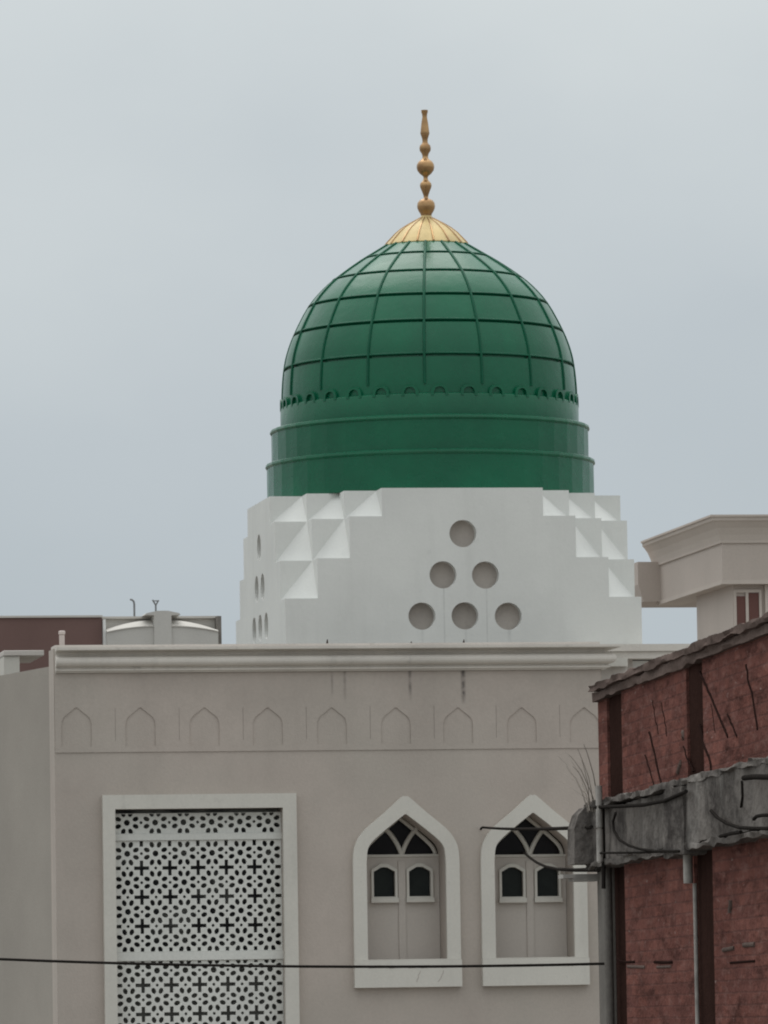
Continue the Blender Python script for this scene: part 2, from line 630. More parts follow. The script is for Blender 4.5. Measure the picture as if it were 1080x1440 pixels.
# cornice with a mitred return at the right-hand corner
prof = [(0.0, 11.855), (0.055, 11.855), (0.065, 11.875), (0.105, 11.88), (0.11, 11.905), (0.085, 11.915), (0.09, 11.935)]
for k in range(9):                                                  # half-round
    a = -pi * 0.42 + k / 8 * pi * 0.92
    prof.append((0.105 + 0.085 * cos(a), 12.008 + 0.072 * sin(a)))
prof += [(0.075, 12.085), (0.06, 12.105), (0.065, 12.135), (0.10, 12.152), (0.235, 12.160), (0.24, 12.166), (0.24, 12.2), (0, 12.2)]
obj('cornice', sweep_path(prof, [(XL + 0.02, 0), (XR, 0), (XR, 1.6)]), M['cornice'], mosque)
obj('parapet_coping', boxes([(XL + 0.03, XR - 0.01, 0.03, WT - 0.02, 12.203, 12.25)]), M['coping'], mosque)

# frieze: a raised band with blind arches and joints cut through it
fr = [[(XL + 0.01, 10.745), (XR - 0.012, 10.745), (XR - 0.012, 11.852), (XL + 0.01, 11.852)]]
FA = smooth_pts([(0.012, 0), (0.09, -0.065), (0.175, -0.135), (0.207, -0.21), (0.212, -0.30)], 3)
for px in (107, 197, 287, 376, 466, 556, 643.5, 733, 821):
    p = W(px, 995, 0)
    fr.append(arch_pts(p.x, p.z, FA, 10.83))
    jx = p.x + 0.545
    if px < 800:
        fr.append([(jx, 10.90), (jx + 0.004, 10.90), (jx + 0.004, 11.36), (jx, 11.36)])
obj('frieze', fill(fr, -0.015, 0.003), M['facade'], mosque)

# ---- big lattice window
lw = obj('lattice_window', fill([[(LFX0, 4.9), (LFX1, 4.9), (LFX1, LFZ1), (LFX0, LFZ1)], [(LX0, 5.2), (LX1, 5.2), (LX1, LZ1), (LX0, LZ1)]], -0.10, 0.003), M['trim'], mosque)
YL = 0.10


def lz(py):
    return W(280, py, YL).z


CX0, DXL, DZL = W(179.5, 1239, YL).x, 0.3985, 0.4055


def ell(cx, cz, a, ra, rb, n=10):
    return [(cx + ra * cos(2 * pi * i / n) * cos(a) - rb * sin(2 * pi * i / n) * sin(a),
             cz + ra * cos(2 * pi * i / n) * sin(a) + rb * sin(2 * pi * i / n) * cos(a)) for i in range(n)]


def clip(p, xa, xb, za, zb):
    for ax, lim, sg in ((0, xa, 1), (0, xb, -1), (1, za, 1), (1, zb, -1)):
        out = []
        for a, b in zip(p, p[1:] + p[:1]):
            da, db = (a[ax] - lim) * sg, (b[ax] - lim) * sg
            if da >= 0:
                out.append(a)
            if da * db < 0:
                t = da / (da - db)
                out.append((a[0] + (b[0] - a[0]) * t, a[1] + (b[1] - a[1]) * t))
        p = out
        if len(p) < 3:
            return []
    return p


def lattice(z0, z1, zc, rows, cross=True):
    """pierced screen: rosettes of eight petals round a hole, crosses between them"""
    x0, x1 = LX0 + 0.003, LX1 - 0.003
    sh = [[(x0, z0), (x1, z0), (x1, z1), (x0, z1)]]
    m = 0.006

    def put(p):
        c = clip(p, x0 + m, x1 - m, z0 + m, z1 - m)
        if len(c) > 2 and abs(sum(a[0] * b[1] - b[0] * a[1] for a, b in zip(c, c[1:] + c[:1]))) > 0.0010:
            sh.append(c)
    for j in range(-1, rows + 1):
        z = zc - j * DZL
        for i in range(-1, 7):
            x = CX0 + i * DXL
            put(ell(x, z, 0, 0.043, 0.043, 12))
            for k in range(8):
                a = R(22.5 + 45 * k)
                put(ell(x + 0.133 * cos(a), z + 0.133 * sin(a), a, 0.045, 0.033))
            if cross:
                xx, zz, L, w = x + DXL / 2, z - DZL / 2, 0.106, 0.025
                put([(xx - L, zz - w), (xx - w, zz - w), (xx - w, zz - L), (xx + w, zz - L), (xx + w, zz - w), (xx + L, zz - w),
                     (xx + L, zz + w), (xx + w, zz + w), (xx + w, zz + L), (xx - w, zz + L), (xx - w, zz + w), (xx - L, zz + w)])
            put(ell(x + DXL / 2, z, 0, 0.022, 0.022, 8))
            put(ell(x, z + DZL / 2, 0, 0.022, 0.022, 8))
    return fill(sh, YL, YL + 0.05)


obj('lattice_panel', lattice(lz(1172) + 0.002, lz(1143), lz(1156), 1, False), M['lattice'], lw)
obj('lattice_panel', lattice(lz(1338) + 0.002, lz(1181) - 0.002, lz(1199.5), 4), M['lattice'], lw)
obj('lattice_panel', lattice(5.22, lz(1350) - 0.002, lz(1364), 6), M['lattice'], lw)
obj('transom', box(LX0, LX1, YL - 0.03, YL + 0.06, lz(1181), lz(1172)), M['lattice'], lw)
obj('transom', box(LX0, LX1, YL - 0.03, YL + 0.06, lz(1350), lz(1338)), M['lattice'], lw)
obj('glass', box(LX0, LX1, YL + 0.30, YL + 0.33, lz(1344), LZ1), M['pane'], lw)
obj('glass', box(LX0, LX1, YL + 0.16, YL + 0.19, 5.2, lz(1344) - 0.003), M['curtain'], lw)

# ---- two pointed windows
YG = 0.50


def arched_window(c, px0):
    def q(px, py, y=YG):
        return W(px + px0, py, y)
    sur = obj('arched_window', fill([arch_pts(c, ZA, OUT_A, ZSILL + 0.002), arch_pts(c, ZAI, IN_A, ZSILL - 0.2)][:1] +
                                    [arch_pts(c, ZAI, IN_A, ZSILL + 0.012)], -0.075, 0.003), M['trim'], mosque)
    obj('sill', boxes([(c - 0.762, c + 0.762, -0.115, 0.002, ZB, ZSILL)]), M['trim'], sur)
    rc = random.Random(int(px0) + 5)
    ck = []
    for xs in ((c - 0.56, c - 0.1), (c - 0.02, c + 0.30), (c + 0.36, c + 0.56)):
        n_ = 9
        ck.append(tube([(xs[0] + (xs[1] - xs[0]) * k / n_, -0.1135, 7.685 + rc.uniform(-0.008, 0.008)) for k in range(n_ + 1)], 0.0065, 5))
    if px0 == 0:
        for x1, x2 in ((c + 0.16, c + 0.11), (c + 0.50, c + 0.42)):
            ck.append(tube([(x1 + (x2 - x1) * k / 5 + rc.uniform(-0.01, 0.01), -0.1135, 7.64 - 0.16 * k / 5) for k in range(6)], 0.006, 5))
    obj('sill_crack', join(ck), M['disc'], sur)
    # back of the niche: glass in the arched head, an infill panel with two small lights below
    zt = q(565, 1205).z
    head = [p for p in arch_pts(c, ZAI, IN_A, zt - 0.02)]
    obj('head_glass', fill([head], YG + 0.05, YG + 0.06), M['glass'], sur)
    x0, x1 = c - 0.56, c + 0.56
    ap = []
    for a, b in ((525, 555), (574.7, 605)):
        xa, xb = q(a, 1240).x, q(b, 1240).x
        z0, z1, zp = q(540, 1261).z, q(540, 1226).z, q(540, 1219.5).z
        ap.append([(xa, z0), (xb, z0), (xb, z1), ((xa + xb) / 2 + 0.05, zp - 0.005), ((xa + xb) / 2, zp), ((xa + xb) / 2 - 0.05, zp - 0.005), (xa, z1)])
    panel = obj('infill_panel', fill([[(x0, ZSILL), (x1, ZSILL), (x1, zt), (x0, zt)]] + ap, YG, YG + 0.08), M['infill'], sur)
    obj('meeting_stile', box((ap[0][1][0] + ap[1][0][0]) / 2 - 0.05, (ap[0][1][0] + ap[1][0][0]) / 2 + 0.05, YG - 0.022, YG + 0.002, ZSILL + 0.01, zt - 0.06), M['infill'], panel)
    for s in ap:
        xa, xb, z0 = s[0][0], s[1][0], s[0][1]
        w = 0.034
        o = [(xa - w, z0 - 0.02), (xb + w, z0 - 0.02), (xb + w, s[2][1] + 0.03), ((xa + xb) / 2 + 0.055, s[4][1] + 0.045), ((xa + xb) / 2, s[4][1] + 0.05), ((xa + xb) / 2 - 0.055, s[4][1] + 0.045), (xa - w, s[2][1] + 0.03)]
        f = obj('small_window', fill([o, s], YG - 0.045, YG + 0.002), M['trim'], panel)
        obj('small_sill', box(xa - w - 0.01, xb + w + 0.01, YG - 0.08, YG + 0.002, z0 - 0.085, z0 - 0.021), M['trim'], panel)
        obj('glass', box(xa - 0.02, xb + 0.02, YG + 0.055, YG + 0.075, z0 - 0.02, s[4][1] + 0.02), M['glass_green'], panel)
    # tracery: a rail and two bars that fork like a Y, with a rib following the arch
    rail = box(x0, x1, YG - 0.02, YG + 0.05, zt + 0.001, zt + 0.035)
    xm = q(565, 1201).x
    bars = []
    for sgn, (ex, ez) in ((-1, (544, 1170)), (1, (588, 1166))):
        e = q(ex, ez)
        e = Vector((e.x + sgn * 0.05, YG, e.z + 0.05))
        pts = []
        for k in range(9):
            t = k / 8
            x = xm + (e.x - xm) * (t ** 1.5 * 0.55 + t * 0.45)
            z = zt + 0.02 + (e.z - zt) * (t * 0.62 + (1 - (1 - t) ** 2) * 0.38)
            pts.append((x, YG + 0.02, z))
        bars.append(tube(pts, 0.034, 8))
    rib = [(c + (x - c) * 0.93, z - 0.035) for x, z in arch_pts(c, ZAI, IN_A, zt)[:-2]]
    bars.append(tube([(x, YG + 0.025, z) for x, z in rib if z > zt], 0.030, 8))
    obj('tracery', join([rail] + bars), M['trim'], sur)
    return sur


arched_window(WIN[0], 0)
arched_window(WIN[1], 180)

# ---- right-hand wing, set back behind the front block
wx1 = W(985, 912, 1.6).x
wx0 = XR + 0.002
wing = obj('wing_wall', box(wx0, W(882, 940, 1.6).x, 1.602, 1.998, 0, 12.0), M['coping'], mosque)
obj('white_wing_wall', box(wx0, wx1 - 0.03, 2.0, 13.9, 0, W(940, 929, 2.0).z), M['far_white'], mosque)
obj('wing_moulding', boxes([(wx0, W(880, 930, 1.5).x + 0.02, 1.45, 1.6, W(865, 937, 1.45).z, W(865, 925, 1.45).z)], ), M['trim'], mosque)
obj('wing_roof_slab', boxes([(wx0, wx1, 1.66, 13.95, W(940, 927, 1.9).z, W(940, 917, 1.9).z), (wx0, wx1 + 0.04, 1.62, 13.97, W(940, 917, 1.9).z + 0.002, W(940, 907, 1.9).z)]), M['cornice'], mosque)

# ---- stepped white base of the dome
BX0, BY0, BS, BC = -1.105, 2.2, 5.23, 0.4765
BCX, BCY = BX0 + BS / 2, BY0 + BS / 2
Z3, Z2, Z1, ZT = 13.03, 13.61, 14.215, 14.625
ZBOT = 11.80
T = 0.17
LAY = ((ZBOT, Z3, 0), (Z3, Z2, 1), (Z2, Z1, 2), (Z1, ZT, 3))


def stair(n, t):
    """plan of one layer: the square less n stepped cells at each corner, its flat sides set in by t"""
    h = BS / 2
    q = []
    for i in range(n, -1, -1):            # one corner (x > 0, y < 0), walked from the front side to the right side
        j = n - i
        if True:
            q.append((h - i * BC, -h + j * BC))
        if n and i > 0:
            q.append((h - i * BC, -h + (j + 1) * BC))
    pts = []
    for k in range(4):
        for x, y in q:
            a = k * pi / 2
            pts.append((x * cos(a) - y * sin(a), x * sin(a) + y * cos(a)))
    lim = h - t
    return [(BCX + max(-lim, min(lim, x)), BCY + max(-lim, min(lim, y))) for x, y in pts]


parts = []
for z0, z1, n in LAY:
    parts.append(prism(stair(n, T), z0, z1))
CIRC = [(1.509, 13.960), (1.207, 13.362), (1.830, 13.356), (0.888, 12.765), (1.520, 12.766), (2.155, 12.757)]
RC = 0.198
BX1 = BX0 + BS


def face_outline(a, b):
    return [(a, ZBOT), (b, ZBOT), (b, Z3), (BX1 - BC, Z3), (BX1 - BC, Z2), (BX1 - 2 * BC, Z2), (BX1 - 2 * BC, Z1), (BX1 - 3 * BC, Z1), (BX1 - 3 * BC, ZT),
            (BX0 + 3 * BC, ZT), (BX0 + 3 * BC, Z1), (BX0 + 2 * BC, Z1), (BX0 + 2 * BC, Z2), (BX0 + BC, Z2), (BX0 + BC, Z3), (a, Z3)]


discs = []
for k in range(4):
    a, b = (BX0, BX1) if k % 2 == 0 else (BX0 + T, BX1 - T)
    me = fill([face_outline(a, b)] + [circ(x, z, RC) for x, z in CIRC], BY0, BY0 + T)
    rot = Matrix.Translation((BCX, BCY, 0)) @ Matrix.Rotation(k * pi / 2, 4, 'Z') @ Matrix.Translation((-BCX, -BCY, 0))
    me.transform(rot)
    parts.append(me)
    for x, z in CIRC:
        d = fill([circ(x, z, RC + 0.03)], BY0 + T - 0.004, BY0 + T + 0.03)
        d.transform(rot)
        discs.append(d)
# sloping facets in the corner cells
bm = bmesh.new()
for z0, z1, n in LAY[1:]:
    for k in range(4):
        rot = Matrix.Rotation(k * pi / 2, 3, 'Z')
        for i in range(n):
            j = n - 1 - i
            h = BS / 2
            cx, cy = h - (i + 1) * BC, -h + (j + 1) * BC        # inner corner of the cell
            P = [Vector((cx, cy, z1)), Vector((cx, cy - BC, z0)), Vector((cx + BC, cy, z0))]
            P = [rot @ p + Vector((BCX, BCY, 0)) for p in P]
            bm.faces.new([bm.verts.new(p) for p in (P[0], P[1], P[2])])
parts.append(from_bm(bm))
base = obj('dome_base', join(parts), M['white'], mosque)
for d in discs:
    obj('round_window', d, M['disc'], base)
obj('base_ledge', box(BX0 - 0.10, BX1 - 0.2, BY0 - 0.25, BY0 - 0.002, 11.80, 12.16), M['coping'], base)

# ---- the dome
DX, DY = 1.487, 4.80


def zax(py):
    return 14.80 + (690 - py) * 0.010657


def at_axis(me, dx=0.0):
    me.transform(Matrix.Translation((DX, DY, 0)))
    return me


PROF = [(2.185, zax(600)), (2.185, zax(568)), (2.178, zax(545)), (2.150, zax(518)), (2.098, zax(495)), (1.984, zax(467)), (1.773, zax(430)),
        (1.545, zax(405)), (1.325, zax(388)), (1.045, zax(370)), (0.815, zax(357)), (0.62, zax(346)), (0.50, zax(340))]
PS = smooth_pts(PROF, 6)


def prof_r(z):
    for (r0, z0), (r1, z1) in zip(PS, PS[1:]):
        if z0 <= z <= z1:
            return r0 + (r1 - r0) * (z - z0) / (z1 - z0)
    return PS[-1][0]


RINGS = [zax(v) for v in (517.5, 469, 430, 394, 364)]


def frame_at(z):
    t = Vector((prof_r(z + 0.03) - prof_r(z - 0.03), 0.06)).normalized()
    return Vector((prof_r(z), z)), t, Vector((t.y, -t.x))


def grooved():
    out = []
    cuts = []
    for z in RINGS:
        p, t, n = frame_at(z)
        cuts.append([p - t * 0.050, p - t * 0.046 - n * 0.04, p - t * 0.012 - n * 0.04, p - t * 0.008])
    for a, b in PS:
        if any(c[0].y - 0.004 < b < c[3].y + 0.004 for c in cuts):
            continue
        out.append((a, b))
    for c in cuts:
        out += [(v.x, v.y) for v in c]
    # rows go upwards along the outside; a cut keeps its own four points together
    key = {}
    for c in cuts:
        for i, v in enumerate(c):
            key[(v.x, v.y)] = c[0].y + i * 0.0001
    out.sort(key=lambda q: key.get(q, q[1]))
    return out


dome = obj('dome', at_axis(lathe(grooved(), 160, 30)), M['green'], mosque)
z1t, z2t = zax(651), zax(603)
obj('lower_tier', at_axis(lathe([(2.0, 14.628), (2.435, 14.628), (2.435, z1t - 0.075), (2.445, z1t - 0.07), (2.458, z1t - 0.045), (2.452, z1t - 0.012), (2.43, z1t), (2.0, z1t)], 44, 6)), M['green'], dome)
obj('upper_tier', at_axis(lathe([(2.0, z1t + 0.003), (2.362, z1t + 0.003), (2.362, z2t - 0.075), (2.372, z2t - 0.07), (2.385, z2t - 0.045), (2.375, z2t - 0.012), (2.35, z2t), (2.0, z2t)], 44, 6)), M['green'], dome)
for z in RINGS:
    p, t, nrm = frame_at(z)
    ring = []
    for a, o in ((0.028, -0.010), (0.020, 0.006), (0.006, 0.014), (-0.006, 0.014), (-0.010, 0.008), (-0.010, -0.03)):
        q = p + t * a + nrm * o
        ring.append((q.x, q.y))
    obj('ring', at_axis(lathe(ring + ring[:1], 160, 35)), M['rib_green'], dome)
for k in range(16):
    a = -pi / 2 + R(11.25 + 22.5 * k)
    pts = []
    for r, z in PS[8:-6:2]:
        pts.append((DX + (r + 0.002) * cos(a), DY + (r + 0.002) * sin(a), z))
    obj('rib', tube(pts, 0.022, 8), M['rib_green'], dome)
# low band round the foot of the dome with a scallop of small hooded arches on top
RA = 2.187
zs = z2t + 0.003
AH = zax(560) - zs
ro, ri = 0.125, 0.082
zc = zs + AH - ro
obj('arch_band', at_axis(lathe([(2.0, zs), (2.222, zs), (2.222, zc - 0.035), (2.214, zc - 0.018), (2.19, zc - 0.004), (2.0, zc)], 160, 30)), M['green'], dome)


def hood():
    out = [(ro, zc - 0.05)] + [(ro * cos(pi * k / 14), zc + ro * sin(pi * k / 14)) for k in range(15)] + [(-ro, zc - 0.05), (-ri, zc - 0.05)]
    return out + [(ri * cos(pi - pi * k / 14), zc + ri * sin(pi - pi * k / 14)) for k in range(15)] + [(ri, zc - 0.05)]


for k in range(32):
    a0 = -pi / 2 + R(5.625 + 11.25 * k)
    me = fill([hood()], -0.040, 0.02)
    for v in me.vertices:
        q, d, z = v.co
        rr = RA - d
        v.co = (DX + rr * cos(a0 + q / RA), DY + rr * sin(a0 + q / RA), z)
    obj('arch_relief', me, M['green'], dome)

# ---- gilded cap and finial
zc0 = zax(345)
cap = [(0.55, zc0 - 0.03), (0.615, zc0 - 0.03), (0.622, zc0), (0.60, zc0 + 0.03), (0.545, zc0 + 0.09), (0.47, zc0 + 0.17), (0.38, zc0 + 0.245), (0.27, zc0 + 0.315), (0.17, zc0 + 0.37), (0.10, zc0 + 0.41), (0.075, zc0 + 0.45), (0.0, zc0 + 0.46)]
capo = obj('gold_cap', at_axis(lathe(cap, 96, 35)), M['gold'], mosque)
for k in range(16):
    a = -pi / 2 + R(22.5 * k)
    obj('cap_rib', tube([(DX + (r + 0.003) * cos(a), DY + (r + 0.003) * sin(a), z) for r, z in cap[2:-2]], 0.016, 6, 0.008), M['brass'], capo)
obj('cap_rim', at_axis(lathe([(0.56, zc0 - 0.075), (0.628, zc0 - 0.07), (0.636, zc0 - 0.045), (0.625, zc0 - 0.022), (0.56, zc0 - 0.022)], 96, 35)), M['brass'], capo)


def fz(y):
    return zc0 + (343 - y) * 0.010657


fin = [(7.0, 306), (7.5, 301), (8, 299), (10.5, 295), (12.3, 291), (12.8, 287.5), (12.0, 283), (9.5, 279.5), (5, 277.5), (3.2, 276), (3.4, 273), (5.5, 267), (7.6, 262), (8.4, 259), (7.8, 255.5), (5.5, 253), (3.4, 250.5), (3.0, 247),
       (4.2, 245), (8, 242), (11.5, 237.5), (12.6, 233), (12.2, 229), (10, 225), (6, 222), (4.2, 220), (4.0, 217), (5, 213.5), (7.6, 209.5), (8.2, 206), (7.4, 202), (4.8, 199.5), (3.8, 197), (4.0, 193), (5.2, 189), (6.6, 185), (6.2, 182), (4.8, 170), (3.4, 162), (3.6, 158), (4.6, 155), (4.8, 152), (0, 151.5)]
fprof = [(p / 94.5, fz(y)) for p, y in fin]
obj('finial', at_axis(lathe([(0.0, fprof[0][1])] + fprof, 32, 60)), M['brass'], mosque)

# ---- little things on the mosque roof
def stub(name, px, py0, py1, hw, y, label, mat, cat):
    a, b = W(px, py0, y), W(px, py1, y)
    return tag(obj(name, box(a.x - hw, a.x + hw, y - hw, y + hw, b.z, a.z, hw * 0.25), mat), label, cat)


p = W(87, 887, 0.9)
post = tag(obj('stub_post', join([box(p.x - 0.035, p.x + 0.035, 0.87, 0.94, 11.80, p.z - 0.06, 0.006), box(p.x - 0.045, p.x + 0.045, 0.86, 0.95, p.z - 0.058, p.z, 0.015)]), M['stub']),
           'short pale post standing behind the cornice at its left end', 'post')
a, b = W(5, 926, 7.0), W(62, 913, 7.0)
cano = thing('roof_canopy', 'low white concrete slab on a stub wall at the far left roof', 'canopy', (a.x, 7, 11.8))
obj('slab', box(a.x, b.x, 7.0, 9.0, W(30, 922, 7).z, W(30, 914.5, 7).z, 0.01), M['coping'], cano)
obj('support', box(W(6, 940, 7).x, W(28, 940, 7).x, 7.04, 8.9, 11.80, W(30, 922, 7).z - 0.002), M['trim'], cano)
p = W(460, 899, 0.35)
for px, hh in ((460, 0.075), (578, 0.035), (652, 0.06)):
    p = W(px, 903, 0.3)
    o = obj('roof_bolt', tube([(p.x, 0.3, 12.24), (p.x + 0.004, 0.3, 12.25 + hh)], 0.02, 6, 0.006), M['iron'])
    tag(o, {460: 'tallest tiny dark bolt on coping, left of the dome windows', 578: 'shortest tiny dark bolt on coping, under lowest left round window', 652: 'tiny dark bolt on coping above the black runoff stain'}[px], 'bolt', 'bolts on the parapet coping')

# ================================================================ neighbour house on the right, far behind
hx, hy = 12.13, 33.55
house = thing('neighbour_house', 'pale brown house with heavy flared roof parapet behind the white base', 'house', (hx, hy, 0))
HZT, HZC, HZB = 16.69, 16.18, 15.375
hb = 39.9
obj('parapet', boxes([(hx, hx + 9, hy, hb, HZB, HZC + 0.001)]), M['house'], house)
obj('cornice', sweep_path([(0.0, HZC - 0.03), (0.035, HZC - 0.03), (0.04, HZC + 0.02), (0.07, HZC + 0.13), (0.125, HZC + 0.26), (0.20, HZC + 0.37), (0.235, HZC + 0.40), (0.24, HZC + 0.465), (0.27, HZC + 0.47), (0.27, HZT), (0, HZT)],
                          [(hx, hb + 0.3), (hx, hy), (hx + 9, hy)]), M['house_trim'], house)
obj('soffit_band', sweep_path([(-0.5, HZB - 0.03), (0.02, HZB - 0.03), (0.02, HZB + 0.05), (-0.5, HZB + 0.05)], [(hx, hb), (hx, hy), (hx + 9, hy)]), M['house_trim'], house)
q0 = W(897, 790, hb - 0.35)
q1 = W(905, 846, hb - 0.35)
blk = fill([[(q0.x, q0.z), (q0.x, W(897, 822, hb - 0.35).z), (q1.x, q1.z), (hx + 1.2, q1.z), (hx + 1.2, q0.z - 0.02)]], hb - 0.35, hb + 1.6)
obj('balcony', blk, M['house'], house)
fy = hy + 0.25
bx = W(1031, 850, fy).x
r_ = ray(980, 870)
yback = (CAM + r_ * ((bx - CAM.x) / r_.x)).y
obj('wall', box(bx, bx + 7.5, fy, yback, 0, HZB - 0.032), M['house'], house)
px0 = W(1075, 850, fy).x
obj('pilaster', box(px0, px0 + 0.5, fy - 0.08, fy - 0.002, 0, HZB - 0.034), M['house_trim'], house)
xa, xb, xc, xd = [W(q_, 850, fy).x for q_ in (1035, 1048, 1052, 1067)]
zlo = 14.45
wz = (15.13, 15.19)
wn = obj('window', boxes([(xa - 0.05, xa, fy - 0.05, fy - 0.002, zlo, wz[1] + 0.06), (xd, xd + 0.05, fy - 0.05, fy - 0.002, zlo, wz[1] + 0.06), (xb, xc, fy - 0.05, fy - 0.002, zlo, wz[1]), (xa + 0.001, xd - 0.001, fy - 0.05, fy - 0.002, wz[1] + 0.001, wz[1] + 0.06)]), M['house_trim'], house)
obj('shutter', box(xa + 0.002, xb - 0.002, fy - 0.03, fy - 0.002, zlo, wz[0] - 0.01), M['red_brown_wood'], wn)
obj('shutter', box(xc + 0.002, xd - 0.002, fy - 0.03, fy - 0.002, zlo, wz[1] - 0.01), M['red_brown_wood'], wn)

# ================================================================ far buildings on the left
FY = 60.3
zt_ = 16.455
xr = W(143.5, 880, FY).x
red = thing('red_building', 'dark red-brown flat roofed building far behind the cornice at left', 'building', (xr - 4, FY, 0))
obj('wall', boxes([(xr - 9, xr, FY, FY + 8, 0, zt_)]), M['far_red'], red)
obj('coping', boxes([(xr - 9.05, xr + 0.01, FY - 0.05, FY + 0.3, zt_ + 0.002, zt_ + 0.05)]), M['far_grey'], red)
gx0, gx1 = xr + 0.012, W(309.5, 880, FY).x
grey = thing('grey_building', 'small grey building with white curved roof moulding behind the cornice', 'building', ((gx0 + gx1) / 2, FY, 0))
obj('wall', boxes([(gx0, gx1, FY + 0.3, FY + 8, 0, zt_ - 0.02)]), M['far_grey'], grey)
obj('coping', boxes([(gx0, gx1 + 0.02, FY + 0.2, FY + 0.6, zt_ - 0.018, zt_ + 0.035)]), M['far_grey'], grey)
obj('corner_pier', boxes([(gx1 - 0.085, gx1 + 0.012, FY - 0.15, FY + 0.298, 0, zt_ + 0.01)]), M['concrete'], grey)
obj('corner_pier', boxes([(gx0, gx0 + 0.06, FY - 0.15, FY + 0.298, 0, zt_ - 0.05)]), M['far_white'], grey)


def gp(px, py):
    v = W(px, py, FY)
    return (v.x, v.z)


cxg = W(226, 880, FY).x
hwid = cxg - gx0 - 0.06


def arc_z(u):          # u in -1..1 across the front
    return zt_ - 0.05 - 0.235 * (abs(u) ** 2.2)


us = [-1 + 2 * i / 40 for i in range(41)]
body = [(cxg + u * hwid, arc_z(u) - 0.175 + 0.09 * abs(u) ** 2) for u in us] + [(cxg + hwid, 14.8), (cxg - hwid, 14.8)]
obj('arched_front', fill([body], FY - 0.34, FY + 0.29), M['far_panel'], grey)
bm = bmesh.new()
prev = None
for u in us:
    x, zt2 = cxg + u * hwid, arc_z(u)
    zb2 = zt2 - 0.172 + 0.10 * abs(u) ** 2
    row = [bm.verts.new(p) for p in ((x, FY + 0.28, zt2), (x, FY + 0.05, zt2 - 0.012), (x, FY - 0.30, zb2 + 0.03), (x, FY - 0.37, zb2), (x, FY - 0.37, zb2 - 0.02), (x, FY + 0.28, zb2 - 0.02))]
    if prev:
        for k in range(6):
            bm.faces.new((prev[k], prev[(k + 1) % 6], row[(k + 1) % 6], row[k]))
    else:
        bm.faces.new(row)
    prev = row
bm.faces.new(prev)
bmesh.ops.recalc_face_normals(bm, faces=list(bm.faces))
obj('curved_roof', from_bm(bm, 30), M['far_grey'], grey)
pw = 0.205
obj('centre_pier', fill([[(cxg - pw, 14.8), (cxg + pw, 14.8), (cxg + pw, zt_ + 0.02), (cxg + pw + 0.22, zt_ + 0.03), (cxg + pw + 0.18, zt_ + 0.07), (cxg + 0.12, zt_ + 0.125), (cxg - 0.12, zt_ + 0.125), (cxg - pw - 0.18, zt_ + 0.07), (cxg - pw - 0.22, zt_ + 0.03), (cxg - pw, zt_ + 0.02)]], FY - 0.40, FY + 0.25), M['far_panel'], grey)
a = Vector((*[W(189, 866, FY + 1).x], FY + 1, zt_ - 0.1))
mast = [(a.x, FY + 1, zt_ - 0.1), (a.x, FY + 1, W(189, 850, FY + 1).z), (a.x - 0.01, FY + 1, W(189, 846, FY + 1).z), (a.x - 0.05, FY + 1, W(187, 843.5, FY + 1).z), (a.x - 0.10, FY + 1, W(184, 843, FY + 1).z)]
tag(obj('hooked_mast', tube(mast, 0.024, 6), M['antenna']), 'thin grey mast with hooked top on the grey building roof', 'mast')
c = W(219, 850, FY + 1)
tag(obj('forked_aerial', join([tube([(c.x, FY + 1, zt_), (c.x, FY + 1, c.z)], 0.022, 6), tube([(c.x, FY + 1, c.z - 0.02), (c.x - 0.075, FY + 1, c.z + 0.11)], 0.02, 6), tube([(c.x, FY + 1, c.z - 0.02), (c.x + 0.07, FY + 1, c.z + 0.10)], 0.02, 6),
                               tube([(c.x - 0.06, FY + 1, c.z + 0.085), (c.x + 0.06, FY + 1, c.z + 0.085)], 0.016, 6)]), M['antenna']),
    'short forked aerial above the curved white moulding', 'aerial')

# ================================================================ brick building, near right
bb = thing('brick_building', 'old red brick building with stained concrete beam at right', 'building', (P0.x, P0.y, 0), BROT, world=False)
LEN, DEP = 16.0, 9.0
ZBM0, ZBM1, ZP = 8.155, 8.595, 9.50


def bobj(name, me, mat, parent=bb):
    o = obj(name, me, mat)
    o.parent = parent
    return o


# walls: brick panels stand proud of the dark brown strips between them
def panels(z0, z1, strips, y0, depth=0.35):
    lst = []
    x = 0.0
    for a, b in strips:
        if a > x:
            lst.append((x, a, y0, y0 + depth, z0, z1))
        x = b
    lst.append((x, LEN, y0, y0 + depth, z0, z1))
    return lst


up = [(0.52, 1.36), (4.78, 5.56), (9.6, 10.4)]
lo = [(0.60, 1.36), (4.98, 5.86), (9.9, 10.7)]
bobj('brick_parapet', boxes(panels(ZBM1 + 0.002, ZP, up, 0.03, 0.2)), M['brick'])
bobj('brick_wall', boxes(panels(0, ZBM0 - 0.002, [(0.0, 0.60)] + lo[0:], 0.03)), M['brick'])
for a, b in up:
    bobj('dark_strip', box(a + 0.001, b - 0.001, 0.050, 0.22, ZBM1 + 0.002, ZP - 0.001), M['dark_brick'])
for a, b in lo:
    bobj('dark_strip', box(a + 0.001, b - 0.001, 0.055, 0.30, 0, ZBM0 - 0.002), M['dark_brick'])
bobj('corner_column', boxes([(0.0, 0.598, 0.0, 0.38, 0, ZBM0 - 0.002)]), M['concrete'])
bobj('rear_wall', boxes([(0.0, 0.3, 0.40, DEP, 0, ZP), (0.3, LEN, DEP - 0.3, DEP, 0, ZP - 0.002)]), M['brick'])
bobj('roof', boxes([(0.302, LEN, 0.40, DEP - 0.302, ZBM0, ZBM1)]), M['concrete'])


